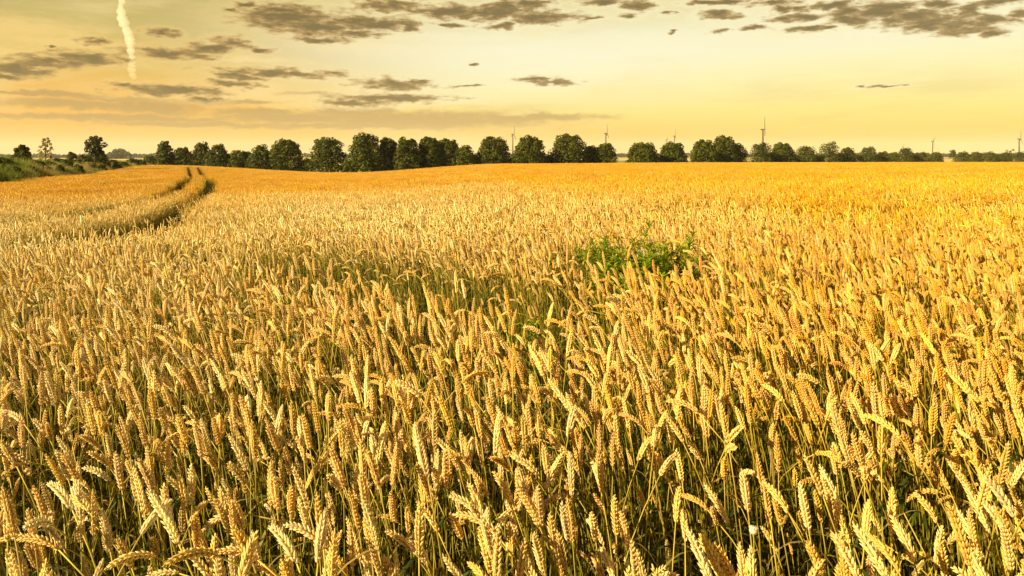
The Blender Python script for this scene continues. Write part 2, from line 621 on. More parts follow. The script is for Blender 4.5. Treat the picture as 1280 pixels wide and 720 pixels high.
def proj(p):
    return 640 + F * p[0] / p[1], HV + F * (EYE - p[2]) / p[1]


cand = []
for i in range(nA):
    if AY[i] > 3.2: continue
    p = ear_mid(i)
    if p[1] < .3: continue
    u, v = proj(p)
    if 8 < u < 1272 and v < 712: cand.append((p[1], i, u, v))
cand.sort()
HERO = cand[:300]
hero_set = {c[1] for c in HERO}


def rot_pts(rz, lean):
    n = len(rz); return np.stack([np.zeros(n), lean, rz], 1)


mask = np.array([i not in hero_set for i in range(nA)])
pos = [np.stack([AX, AY, AZ], 1)[mask]]; rot = [rot_pts(A_rz, A_lean)[mask]]; sc = [A_sc[mask]]; idx = [A_idx[mask]]; lod = [np.zeros(mask.sum(), int)]
for (x, y, k, nv, low, dz) in ((BX, BY, 1, len(TUFTS), B_low, 0), (CX, CY, 2, len(PS), None, 0), (DX, DY, 3, len(PL), None, 0)):
    n = len(x)
    pos.append(np.stack([x, y, ground_z(x, y) - .01], 1))
    rz = nr.normal(0, .55, n)
    rot.append(np.stack([nr.normal(0, .03, n), nr.normal(0, .03, n), rz], 1))
    s = np.clip(nr.normal(1, .05, n), .85, 1.12) + .035 * wob(x, y, .5)
    if low is not None: s = np.where(low, s * .75, s)
    if k == 3: s = np.clip(s, .95, 1.06)
    sc.append(s); idx.append(nr.integers(0, nv, n)); lod.append(np.full(n, k))
pos = np.concatenate(pos); rot = np.concatenate(rot); sc = np.concatenate(sc); idx = np.concatenate(idx); lod = np.concatenate(lod)
print('wheat instances', [(k, int((lod == k).sum())) for k in range(4)])


def gn_scatter(name, pos, rot, sc, idx, lod, sources):
    me = bpy.data.meshes.new(name); me.from_pydata(pos.tolist(), [], [])
    for nm, typ, arr, key in (('rot', 'FLOAT_VECTOR', rot, 'vector'), ('sc', 'FLOAT', sc, 'value'), ('idx', 'INT', idx, 'value'), ('lod', 'INT', lod, 'value')):
        a = me.attributes.new(nm, typ, 'POINT')
        a.data.foreach_set(key, np.ascontiguousarray(arr, np.int32 if typ == 'INT' else np.float32).ravel())
    o = bpy.data.objects.new(name, me); COL.objects.link(o)
    nt = bpy.data.node_groups.new(name, 'GeometryNodeTree')
    nt.interface.new_socket('Geometry', in_out='INPUT', socket_type='NodeSocketGeometry')
    nt.interface.new_socket('Geometry', in_out='OUTPUT', socket_type='NodeSocketGeometry')
    gi = nt.nodes.new('NodeGroupInput'); go = nt.nodes.new('NodeGroupOutput')

    def na(nm, typ):
        n = nt.nodes.new('GeometryNodeInputNamedAttribute'); n.data_type = typ; n.inputs[0].default_value = nm
        return n.outputs[0]
    A_rot, A_s, A_i, A_l = na('rot', 'FLOAT_VECTOR'), na('sc', 'FLOAT'), na('idx', 'INT'), na('lod', 'INT')
    e2r = nt.nodes.new('FunctionNodeEulerToRotation'); L(nt, A_rot, e2r.inputs[0])
    J = nt.nodes.new('GeometryNodeJoinGeometry')
    for k, srcs in enumerate(sources):
        j = nt.nodes.new('GeometryNodeJoinGeometry')
        for so in reversed(srcs):      # the join node stacks the last link first
            oi = nt.nodes.new('GeometryNodeObjectInfo'); oi.inputs['Object'].default_value = so
            oi.inputs['As Instance'].default_value = False
            g2 = nt.nodes.new('GeometryNodeGeometryToInstance')
            L(nt, oi.outputs['Geometry'], g2.inputs[0]); L(nt, g2.outputs[0], j.inputs[0])
        cmp_ = nt.nodes.new('FunctionNodeCompare'); cmp_.data_type = 'INT'; cmp_.operation = 'EQUAL'
        L(nt, A_l, cmp_.inputs[2]); cmp_.inputs[3].default_value = k
        ip = nt.nodes.new('GeometryNodeInstanceOnPoints')
        L(nt, gi.outputs[0], ip.inputs['Points']); L(nt, j.outputs[0], ip.inputs['Instance'])
        L(nt, cmp_.outputs[0], ip.inputs['Selection'])
        ip.inputs['Pick Instance'].default_value = True
        L(nt, A_i, ip.inputs['Instance Index']); L(nt, e2r.outputs[0], ip.inputs['Rotation']); L(nt, A_s, ip.inputs['Scale'])
        L(nt, ip.outputs[0], J.inputs[0])
    L(nt, J.outputs[0], go.inputs[0])
    md = o.modifiers.new('scatter', 'NODES'); md.node_group = nt
    return o


src = [[hidden_obj(s.full, 'stalk_source') for s in STALKS], [hidden_obj(m, 'tuft_source') for m in TUFTS],
       [hidden_obj(m, 'patch_source') for m in PS], [hidden_obj(m, 'swath_source') for m in PL]]
wf = gn_scatter('wheat_crop', pos, rot, sc, idx, lod, src)
tag(wf, 'field of ripened golden wheat reaching to the tree row', kind='stuff')

# --- the individual stalks in front
HERO_CENTRE = [(90, 'at the far left'), (230, 'left of the tramlines foot'), (1280, '')]


def where(u, v):
    """place words from the picture, found by the trees and windmills on the skyline above"""
    marks = [(0, 30, 'left picture edge'), (30, 90, 'bushy round tree'), (90, 145, 'small lone thin-trunked tree'), (145, 190, 'distant wooded hill'),
             (190, 220, 'first row tree'), (220, 250, 'two tramlines on the crest'), (250, 290, 'pair of pointed trees'), (290, 335, 'low tree by round one'),
             (335, 385, 'first big round tree'), (385, 435, 'second big round tree'), (435, 480, 'tallest tree'), (480, 520, 'close-packed trees'),
             (520, 555, 'middle close-packed trees'), (555, 590, 'last close-packed tree'), (590, 630, 'lone domed tree'), (630, 652, 'leftmost wind turbine'), (652, 685, 'tree beside leftmost turbine'),
             (685, 733, 'widest domed tree'), (733, 766, 'second wind turbine'), (766, 785, 'first gap in the trees'), (785, 824, 'left edge of the thistles'),
             (824, 862, 'third wind turbine'), (862, 895, 'thistles right edge'), (895, 935, 'peaked tree triple'), (935, 966, 'tallest wind turbine'),
             (966, 1022, 'low trees beside tallest turbine'), (1022, 1050, 'raised rounded tree'), (1050, 1100, 'low even hedge'), (1100, 1145, 'rotor in the hedge'),
             (1145, 1178, 'v-shaped small turbine'), (1178, 1196, 'pale hedge gap'), (1196, 1240, 'far right hedge'), (1240, 1281, 'right picture edge')]
    for a, b, n in marks:
        if a <= u < b: return n
    return 'field'


hero_lab = {}
hero_rows = []
for (d, i, u, v) in HERO:
    b = BENDS[A_idx[i]]
    dirx = math.cos(A_rz[i])
    sd = 'left' if dirx < -.35 else ('right' if dirx > .35 else ('back' if math.sin(A_rz[i]) > 0 else 'forward'))
    post = 'upright' if b < 12 else 'slightly leaning' if b < 22 else 'leaning' if b < 36 else 'arching' if b < 60 else 'nodding' if b < 100 else 'hanging'
    tone = ('golden', 'amber', 'pale straw', 'tawny')[STALKS[A_idx[i]].tone]
    row = 'bottom edge' if v > 660 else 'low foreground' if v > 590 else 'foreground' if v > 520 else 'upper foreground'
    w = where(u, v)
    lab = f"{tone} wheat ear {post} {'' if post == 'upright' else sd + ' '}at {row}, below {w}"
    hero_rows.append([i, u, v, lab])
by = {}
for r in hero_rows: by.setdefault(r[3], []).append(r)
for lab, rs in by.items():
    if len(rs) == 2:
        rs.sort(key=lambda r: r[2])
        rs[0][3] = lab.replace(' wheat', ' farther wheat'); rs[1][3] = lab.replace(' wheat', ' nearer wheat')
for (i, u, v, lab) in hero_rows:
    st = STALKS[A_idx[i]]
    t = thing('wheat_stalk', lab, 'wheat stalk', (AX[i], AY[i], AZ[i]), 0, 'single wheat stalks along the front of the field')
    t.rotation_euler = (0, A_lean[i], A_rz[i]); t.scale = (A_sc[i],) * 3
    for nm, me in [('ear', st.ear_me), ('stem', st.stem_me)] + [('leaf', m) for m in st.leaf_me]:
        c = bpy.data.objects.new(nm, me); COL.objects.link(c); c.parent = t

# ------------------------------------------------------------------ trees
GREENS = [(.066, .073, .003), (.080, .086, .0035), (.050, .058, .003), (.098, .096, .004)]


def dome_prof(q):
    return math.sqrt(max(.02, 1 - max(0, (q - .2) / .82) ** 1.6)) * (.90 + .10 * min(1, q / .2))


def crown_mb(g, w, h, n_lobes, per, leaf, shape='dome', cols=GREENS, dens=1.0, gap=.0, sparse=False):
    """crown of leaf-clump faces: lobes over a dome, each a shell of small tilted faces. z from 0 to h"""
    mb = MB(); vs = []; fs = []; cs = []
    lobes = []
    for k in range(n_lobes):
        f = (k + .5) / n_lobes
        a = k * 2.39996 + g.uniform(-.3, .3)
        if shape == 'dome':
            z = h * (.08 + .84 * f); prof = dome_prof(z / h)
        elif shape == 'tall':
            z = h * (.03 + .90 * f); prof = max(.22, math.sin(math.pi * min(1, (z / h * .70 + .26)))) ** .8
        elif shape == 'umbrella':
            z = h * (.15 + .75 * f); prof = math.sqrt(max(.05, 1 - ((z / h - .5) / .55) ** 2))
        else:
            z = h * (.05 + .8 * f); prof = max(.3, 1 - .6 * z / h) * g.uniform(.6, 1.1)
        r_ = w * prof * (g.uniform(.15, .85) if shape == 'umbrella' else g.uniform(.55, .80))
        lr = w * g.uniform(.24, .38) * (.5 + .5 * prof) * (.75 if n_lobes > 32 else 1)
        if g.random() < gap: continue
        lobes.append((r_ * math.cos(a), r_ * math.sin(a), z, lr))
    # inner filling lobes
    if shape in ('dome', 'bush'):
        for k in range(n_lobes // 3):
            lobes.append((g.uniform(-.35, .35) * w, g.uniform(-.35, .35) * w, h * g.uniform(.15, .7), w * .34))
    zt = max(l[2] + l[3] * .8 for l in lobes); kz = h / zt
    for (lx, ly, lz, lr) in lobes:
        base = jit(g.choice(cols), g, .22)
        n = max(8, int(per * dens))
        for _ in range(n):
            a = g.uniform(0, 6.283); cz = g.uniform(-.75, 1.0); q = math.sqrt(1 - min(1, cz * cz))
            rr_ = lr * (g.uniform(.45, 1.0) ** .5) * (1.0 if g.random() > .12 else 1.22)
            d = Vector((q * math.cos(a), q * math.sin(a), cz * .8))
            p = Vector((lx, ly, lz)) + d * rr_; p.z *= kz
            if p.z < -.05 * h: continue
            nn = (d + Vector((g.uniform(-.8, .8), g.uniform(-.8, .8), g.uniform(-.5, .9)))).normalized()
            a1, a2 = frame(nn); th = g.uniform(0, 6.283)
            e1 = a1 * math.cos(th) + a2 * math.sin(th); e2 = nn.cross(e1)
            s = leaf * g.uniform(.55, 1.25)
            o = len(vs)
            vs += [tuple(p - e1 * s), tuple(p + e2 * s * .55 - e1 * s * .1), tuple(p + e1 * s * 1.05 + nn * s * .15), tuple(p - e2 * s * .55 + e1 * s * .1)]
            fs.append((o, o + 1, o + 2, o + 3))
            c = jit(base, g, .15); cs += [c] * 4
    if shape != 'umbrella' and not sparse:          # twigs and leaves deeper inside the crown
        for _ in range(int(n_lobes * per * .38)):
            q = g.uniform(0, .9); a = g.uniform(0, 6.283)
            pr = dome_prof(q) * .84 if shape in ('dome', 'bush') else max(.3, math.sin(math.pi * min(1, q * .8 + .18))) * .8
            if shape == 'tall' and q < .45: pr = max(pr, .95)
            rr_ = w * pr * math.sqrt(g.random())
            p = Vector((rr_ * math.cos(a), rr_ * math.sin(a), h * q))
            nn = Vector((math.cos(a) + g.uniform(-.8, .8), math.sin(a) + g.uniform(-.8, .8), g.uniform(-.3, .9))).normalized()
            a1, a2 = frame(nn); s = leaf * g.uniform(.8, 1.5); o = len(vs)
            vs += [tuple(p - a1 * s), tuple(p + a2 * s * .6), tuple(p + a1 * s), tuple(p - a2 * s * .6)]; fs.append((o, o + 1, o + 2, o + 3))
            cs += [jit(g.choice(cols), g, .15)] * 4
    mb.add(vs, fs, cs)
    return mb


def trunk_mb(g, h, r, w, limbs=5, bare=.25, lean=0):
    mb = MB(); c = (.06, .045, .025)
    pts = [Vector((lean * (i / 6) ** 2 + g.uniform(-.02, .02) * h * .3, g.uniform(-.02, .02) * h * .3, h * i / 6)) for i in range(7)]
    pts[0] = Vector((0, 0, -.25))
    tube(mb, pts, [r * (1.25 - .95 * i / 6) if i else r * 1.5 for i in range(7)], 7, c)
    for k in range(limbs):
        f = bare + (0.85 - bare) * (k + .5) / limbs
        p, t = poly_at(pts, f); a = k * 2.4 + g.uniform(-.4, .4)
        ln = w * g.uniform(.55, .85) * (1.1 - .5 * f)
        d = Vector((math.cos(a), math.sin(a), g.uniform(.45, .9))).normalized()
        P = [p, p + d * ln * .5 + Vector((0, 0, .04 * ln)), p + d * ln + Vector((0, 0, .18 * ln))]
        rr_ = r * (1 - .7 * f) * .55
        tube(mb, P, [rr_, rr_ * .6, rr_ * .2], 5, c)
    return mb


def tree(name, label, u, v_top, hw, Y, shape='dome', cat='tree', group=None, leaf=None, lobes=26, per=95, bare=0.0, cols=GREENS, gap=0., seed=None, tr=None, part='crown', tpart='trunk', lean=0):
    g = random.Random(seed if seed is not None else int(u * 13 + 5))
    x, y = at(u, Y); z = gz(x, y)
    H = EYE + (HV - v_top) / F * Y - z
    w = hw / F * Y * (1.2 if name == 'roadside_tree' else 1.0)
    t = thing(name, label, cat, (x, y, z), g.uniform(0, 0), group)
    c0 = H * bare
    leaf = leaf or max(.13, min(.34, w * .085))
    cm = crown_mb(g, w, H - c0, lobes, per, leaf, shape, cols, gap=gap, sparse=cols[0][0] > .2)
    cm.v = [(p[0] + lean, p[1], p[2] + c0) for p in cm.v]
    trunk_mb(g, H * (.82 if bare < .3 else .9), tr or max(.05, H * .022), w, 6, max(.18, bare), lean).obj(tpart, M_BARK, t)
    cm.obj(part, M_LEAF, t, smooth=False)
    return t


def row_Y(u):
    return float(np.interp(u, [180, 330, 430, 640, 780, 900, 1100, 1300], [205, 196, 192, 196, 204, 235, 320, 420]))


TREES = [  # photo column, top row, half width, shape, label
    (206, 176, 10, 'tall', 'narrow dark green tree, first of the row right of the wooded hill'),
    (228, 183.5, 11, 'dome', 'low rounded tree just above the tramlines on the crest'),
    (252, 177, 12, 'tall', 'pointed dark tree, left one of a pointed pair right of the tramlines'),
    (273, 179.5, 13, 'tall', 'pointed dark tree, right one of the pointed pair'),
    (302, 187.5, 17, 'dome', 'low flat-topped tree between the pointed pair and the loose-crowned tree'),
    (326, 180, 14, 'tall', 'loose open-crowned tree leaning against the first big round tree'),
    (358, 173, 22, 'dome', 'first big round tree of the row, left of a sky gap'),
    (410, 171, 23, 'dome', 'big round tree standing between two notches, left of the tallest tree'),
    (457, 165, 23, 'dome', 'tallest tree of the row with a broad dark crown'),
    (485, 171.5, 15, 'dome', 'tree tucked against the right flank of the tallest tree'),
    (510, 171, 19, 'dome', 'broad middle tree of the close-packed group, sky specks in its crown'),
    (537, 170.5, 16, 'dome', 'peaked tree in the close-packed group right of the broad middle one'),
    (560, 173, 18, 'dome', 'blunt-topped tree near the right end of the close-packed group'),
    (582, 181, 12, 'tall', 'small ragged tree ending the close-packed group'),
    (617, 170, 22, 'dome', 'smooth domed tree just left of the leftmost wind turbine'),
    (662, 168.5, 21, 'dome', 'shouldered round tree just right of the leftmost wind turbine'),
    (711, 166.5, 24, 'dome', 'widest domed tree between the leftmost and second wind turbines'),
    (739, 181.5, 11, 'dome', 'low tree filling the dip right of the widest domed tree'),
    (757, 178.5, 13, 'dome', 'tree directly under the second wind turbine, left of the first gap'),
    (803, 177.5, 20, 'dome', 'lopsided domed tree at the right side of the first gap'),
    (841, 176.5, 17, 'dome', 'domed tree under the pair of wind turbine rotors'),
    (880, 174, 17, 'dome', 'left tree of the stepped triple, beside a narrow gap'),
    (905, 169, 17, 'dome', 'peak tree in the middle of the stepped triple'),
    (921, 178.5, 13, 'dome', 'lower right tree of the stepped triple'),
    (952, 177.5, 14, 'dome', 'round tree directly under the tallest wind turbine'),
    (978, 177.5, 15, 'dome', 'round-topped tree, next right of the one under the tallest turbine'),
    (1007, 181.6, 14, 'dome', 'lower spreading tree left of the raised rounded tree'),
    (1037, 176.5, 14, 'dome', 'raised rounded tree with sky specks, highest of the right half'),
    (1059, 183.5, 10, 'dome', 'small tree in the dip right of the raised rounded tree'),
    (1086, 182.5, 12, 'dome', 'sloping-topped tree left of the lowest stretch of hedge'),
    (1104, 188.5, 8, 'dome', 'first of the two lowest trees left of the rotor in the hedge'),
    (1117, 189.5, 8, 'dome', 'second of the two lowest trees, touching the tree under the rotor'),
    (1132, 183.6, 10, 'dome', 'tree right under the small rotor that peeks over the hedge'),
    (1152, 189.5, 11, 'dome', 'low tree between the peeking rotor and the v-shaped turbine'),
    (1170, 189.5, 9, 'dome', 'low tree below the v-shaped turbine, left of the pale gap'),
    (1204, 188.7, 11, 'dome', 'low tree at the right side of the pale gap'),
    (1220, 188.9, 9, 'dome', 'low tree, second right of the pale gap'),
    (1236, 188.5, 11, 'dome', 'low flat-topped tree, third right of the pale gap'),
    (1256, 190, 10, 'dome', 'lowest tree near the right picture edge'),
    (1275, 188.7, 12, 'dome', 'low tree below the rightmost wind turbine'),
    (1300, 187, 14, 'dome', 'low tree past the right picture edge'),
]
for k, (u, vt, hw, sh, lab) in enumerate(TREES):
    Y = row_Y(u) + (k * 7 % 5) * 1.1
    tree('roadside_tree', lab, u, vt, hw, Y, sh, group='trees in the row along the far edge of the field', lobes=42 if hw > 14 else 30, per=85 if hw > 14 else 70, bare=.03,
         leaf=.30 if hw > 14 else .26, gap=.12 if 'loose' in lab or 'specks' in lab else 0)
ES = [(190, 197, 9, 'low shrub closing the hedge left of the first row tree'), (217, 195, 9, 'low shrub filling between the first row tree and the low rounded tree'),
      (240, 193, 9, 'low shrub between the low rounded tree and the pointed pair'), (263, 192, 8, 'low shrub in the cleft of the pointed pair'),
      (286, 194, 9, 'low shrub right of the pointed pair'), (315, 195, 8, 'low shrub left of the loose-crowned tree'),
      (340, 190, 8, 'shrub left of the first big round tree'), (385, 199, 9, 'low shrub in the notch between the two big round trees'),
      (435, 203, 7, 'low shrub in the notch left of the tallest tree'), (472, 192, 10, 'shrub under the right flank of the tallest tree'),
      (498, 190, 10, 'shrub under the left part of the close-packed group'), (524, 188, 10, 'shrub under the middle of the close-packed group'),
      (549, 189, 10, 'shrub under the right part of the close-packed group'), (573, 190, 9, 'shrub near the ragged end tree of the close-packed group'),
      (595, 196, 8, 'low shrub left of the smooth domed tree'), (641, 199, 8, 'low shrub below the leftmost wind turbine'),
      (685, 197, 7, 'low shrub left of the widest domed tree'), (748, 193, 8, 'shrub under the second wind turbine'),
      (822, 198, 6, 'low shrub between the lopsided tree and the one under the rotor pair'), (893, 190, 9, 'shrub under the left side of the stepped triple'),
      (913, 192, 9, 'shrub under the right side of the stepped triple'), (965, 192, 8, 'shrub right of the tree under the tallest turbine'),
      (993, 194, 8, 'low shrub left of the lower spreading tree'), (1022, 194, 9, 'low shrub left of the raised rounded tree'),
      (1049, 193, 8, 'low shrub right of the raised rounded tree'), (1072, 194, 9, 'low shrub left of the sloping-topped tree'),
      (1096, 195, 8, 'low shrub right of the sloping-topped tree'), (1143, 195, 8, 'low shrub right of the tree under the peeking rotor'),
      (1245, 194, 8, 'low shrub left of the lowest tree near the right edge')]
for (u, vt, hw, lab) in [(a, b - 2, c, d) for a, b, c, d in ES]:
    tree('roadside_shrub', lab, u, vt, hw * 1.7, row_Y(u) + 3, 'bush', 'shrub', 'shrubs under the tree row', leaf=.28, lobes=16, per=70, bare=0, part='foliage', tpart='stem', tr=.05)
# small umbrella tree and loose one further off on the right
tree('roadside_tree', 'tiny dark round tree standing behind the pale gap in the right hedge', 1191.5, 187, 5, 640, 'umbrella', lobes=16, per=60, bare=.3, leaf=.45, group='trees in the row along the far edge of the field')
tree('roadside_tree', 'thin open-crowned tree poking above the hedge near the right edge', 1262, 186.5, 5, 440, 'umbrella', lobes=12, per=45, bare=.4, leaf=.3, gap=.2, group='trees in the row along the far edge of the field')

# left hedgerow
HG = [(.065, .078, .006), (.09, .10, .008), (.12, .12, .012), (.055, .064, .006)]
YG = [(.30, .24, .055), (.34, .26, .065), (.26, .22, .05)]


def hY(u, k=1.07):
    return bound_Y(u) * (k + .06 + .14 * min(1, (200 - u) / 180))


tree('hedgerow_tree', 'bushy dark round tree on the far left of the hedgerow', 28, 181, 13, hY(28), 'dome', lobes=24, per=110, leaf=.16, bare=.08, cols=HG)
tree('hedgerow_tree', 'slim pale yellow-green tree with a sparse crown on the left', 57, 172, 9.5, hY(57, 1.35), 'tall', lobes=38, per=26, leaf=.15, bare=.14, cols=YG, gap=.0, seed=4)
tree('hedgerow_tree', 'small tree with rounded crown held on a thin bare trunk', 119, 169.5, 13.5, hY(119, 1.05), 'umbrella', lobes=40, per=34, leaf=.20, bare=.38, cols=[(.045, .05, .006), (.055, .055, .008)], gap=.0, seed=21)
SHRUBS = [
    (4, 205, 9, .90, HG, 'rough low bush on the grass bank at the left picture edge'), (20, 207, 8, .90, HG, 'rough low bush on the bank below the bushy round tree'),
    (38, 206, 7, .92, HG, 'low bush on the bank between the bushy round tree and the slim pale tree'), (60, 207, 7, .93, YG, 'yellow-green low bush on the bank below the slim pale tree'),
    (75, 206, 6, .95, HG, 'small bush on the bank left of the forward rounded shrub'), (98, 205, 7, .93, HG, 'small bush on the bank between the rounded shrub and the thin trunk'),
    (128, 205, 6, .94, HG, 'small bush on the bank right of the thin trunk'), (147, 204, 6, .95, HG, 'small bush low on the bank under the wooded hill'),
    (-14, 193, 18, 1.05, HG, 'leafy green shrub cut by the left picture edge'),
    (8, 196, 12, 1.03, HG, 'low green shrub left of the bushy round tree'),
    (46, 199, 11, 1.04, HG, 'low shrub in front of the slim pale tree'),
    (62, 201, 10, 1.05, HG, 'low dark shrub just right of the slim pale tree'),
    (83, 198.5, 10, 1.03, HG, 'rounded dark shrub standing forward over the dry grass'),
    (90, 189.5, 8, 1.25, HG, 'taller dark shrub behind the forward rounded shrub'),
    (73, 197, 9, 1.3, HG, 'faraway shrub between the slim pale tree and the rounded shrubs'),
    (106, 193, 10, 1.08, HG, 'shrub at the left foot of the thin-trunked tree'),
    (122, 190, 14, 1.1, HG, 'wide dark shrub under the thin-trunked tree'),
    (112, 202, 8, 1.03, YG, 'yellowish low shrub in front of the thin-trunked tree'),
    (139, 199, 9, 1.05, HG, 'spreading shrub right of the thin-trunked tree'),
    (152, 202, 8, 1.04, HG, 'small shrub below the wooded hill'),
    (166, 198, 8, 1.06, HG, 'shrub at the right foot of the wooded hill'),
    (176, 199, 7, 1.04, HG, 'little shrub near the end of the left hedge'),
    (186, 194.5, 8, 1.12, HG, 'end shrub of the left hedge, next to the tree row'),
]
for (u, vt, hw, k, cols, lab) in SHRUBS:
    tree('hedgerow_shrub', lab, u, vt, hw * 1.4, hY(u, k), 'bush', 'shrub', 'shrubs in the hedgerow on the left', leaf=max(.10, hw / F * hY(u, k) * .10), lobes=16, per=85, bare=0, cols=cols, part='foliage', tpart='stem', tr=.04)


# tall grass and weeds on the verge, and low green in the tramlines: uncountable
def grass_tuft(seed, n, h, col, w=.006):
    g = random.Random(seed); mb = MB()
    for _ in range(n):
        a = g.uniform(0, 6.283); r_ = g.uniform(0, .22); p = Vector((r_ * math.cos(a), r_ * math.sin(a), 0))
        d = g.uniform(0, 6.283); hd = Vector((math.cos(d), math.sin(d), 0)); sd = Vector((-math.sin(d), math.cos(d), 0))
        ln = h * g.uniform(.5, 1.1); k = g.uniform(.1, .5); c = jit(col, g, .25); vs = []
        for i in range(4):
            f = i / 3; q = p + hd * ln * k * f * f + Vector((0, 0, ln * f * (1 - .25 * k * f)))
            ww = w * (1 - f * .85); vs += [tuple(q - sd * ww), tuple(q + sd * ww)]
        mb.add(vs, [(0, 1, 3, 2), (2, 3, 5, 4), (4, 5, 7, 6)], c)
    return mb


gs = [grass_tuft(600 + i, 26, .75, c, .012) for i, c in enumerate([(.20, .23, .025), (.25, .26, .03), (.16, .19, .018), (.45, .34, .12), (.42, .30, .09), (.32, .29, .06)])] + [grass_tuft(620 + i, 16, .28, (.05, .075, .010), .005) for i in range(3)]
GP = []; GI = []; GSc = []
for k in range(34000):
    Y = 20 * (220 / 20) ** nr.random(); off = nr.uniform(0.1, 7.5) * (1 + Y / 120)
    x = float(bound_x(Y)) - off
    u = 640 + F * x / Y
    if u < -140 or u > 200: continue
    dry = nr.random() < np.clip((u - 22) / 45, 0, 1) * (.85 if off < 4.5 + Y / 50 else .3)
    GP.append((x, Y, gz(x, Y))); GI.append(int(nr.integers(3, 6)) if dry else int(nr.integers(0, 3)))
    GSc.append(nr.uniform(.6, 1.3) * (.95 + .5 * math.sin(x * .8 + math.sin(Y * .35) * 2) * math.sin(Y * .5 + x * .3)) * float(np.interp(u, [20, 75], [1.9, 1.25])))
for pl, hw, kp in GAPS[:2]:
    P = [at(u, d) for u, d in pl]
    for (x0, y0), (x1, y1) in zip(P[:-1], P[1:]):
        ln = math.hypot(x1 - x0, y1 - y0)
        for _ in range(int(ln * 4)):
            f = nr.random(); o_ = nr.uniform(-hw, hw); q = ((x0 + (x1 - x0) * f - (y1 - y0) / ln * o_), (y0 + (y1 - y0) * f + (x1 - x0) / ln * o_))
            GP.append((q[0], q[1], gz(*q))); GI.append(int(nr.integers(6, 9))); GSc.append(nr.uniform(.5, 1.3))
GP = np.array(GP); GI = np.array(GI); GSc = np.array(GSc)
go_ = gn_scatter('wild_grass', GP, np.stack([np.zeros(len(GP)), np.zeros(len(GP)), nr.uniform(0, 6.28, len(GP))], 1), GSc, GI, np.zeros(len(GP), int),
                 [[bpy.data.objects.new('grass_source', m.mesh('grass', [M_GRASS], False)) for m in gs]])
tag(go_, 'wild grass and low weeds on the field verge and in the tramlines', kind='stuff')

# far woods on the horizon
def far_wood(name, u0, u1, Y, prof, leaf, n, col, label):
    g = random.Random(int(u0) + 3); mb = MB(); vs = []; fs = []; cs = []
    for _ in range(n):
        f = g.random(); u = u0 + (u1 - u0) * f; yy = Y * g.uniform(1.0, 1.06)
        x = (u - 640) / F * yy; z0 = gz(x, yy); top = EYE + (HV - prof(f)) / F * yy
        ht = (top - z0) * (.86 + .14 * math.sin(u * 1.7 + math.sin(u * .7) * 2))
        z = z0 + ht * g.random() ** .7
        nn = Vector((g.uniform(-.7, .7), -1 + g.uniform(-.4, .4), g.uniform(0, 1.3))).normalized(); a1, a2 = frame(nn)
        s = leaf * g.uniform(.6, 1.3); o = len(vs); p = Vector((x, yy, z))
        vs += [tuple(p - a1 * s), tuple(p - a2 * s), tuple(p + a1 * s), tuple(p + a2 * s)]; fs.append((o, o + 1, o + 2, o + 3)); cs += [jit(col, g, .2)] * 4
    mb.add(vs, fs, cs)
    o = mb.obj(name, M_LEAF, smooth=False); tag(o, label, kind='stuff'); return o


far_wood('far_wood', 133, 166, 1500, lambda f: 196 - 9.5 * math.sin(math.pi * min(1, f * 1.05)) ** .6 - .0, 3.0, 2600, (.05, .055, .02), 'distant domed wood on the hill at the left horizon')
far_wood('far_wood', 164, 300, 1900, lambda f: 192.3 + .6 * math.sin(f * 17), 3.4, 2200, (.05, .055, .02), 'low distant wood along the left horizon')
far_wood('far_wood', -60, 133, 1900, lambda f: 193.2 + .5 * math.sin(f * 19), 3.4, 2000, (.05, .055, .02), 'low distant wood behind the left hedgerow')
far_wood('far_wood', 380, 1340, 2300, lambda f: 192.2 + .5 * math.sin(f * 60) + .4 * math.sin(f * 23), 4.0, 7000, (.05, .055, .02), 'low distant wood seen through gaps of the tree row')

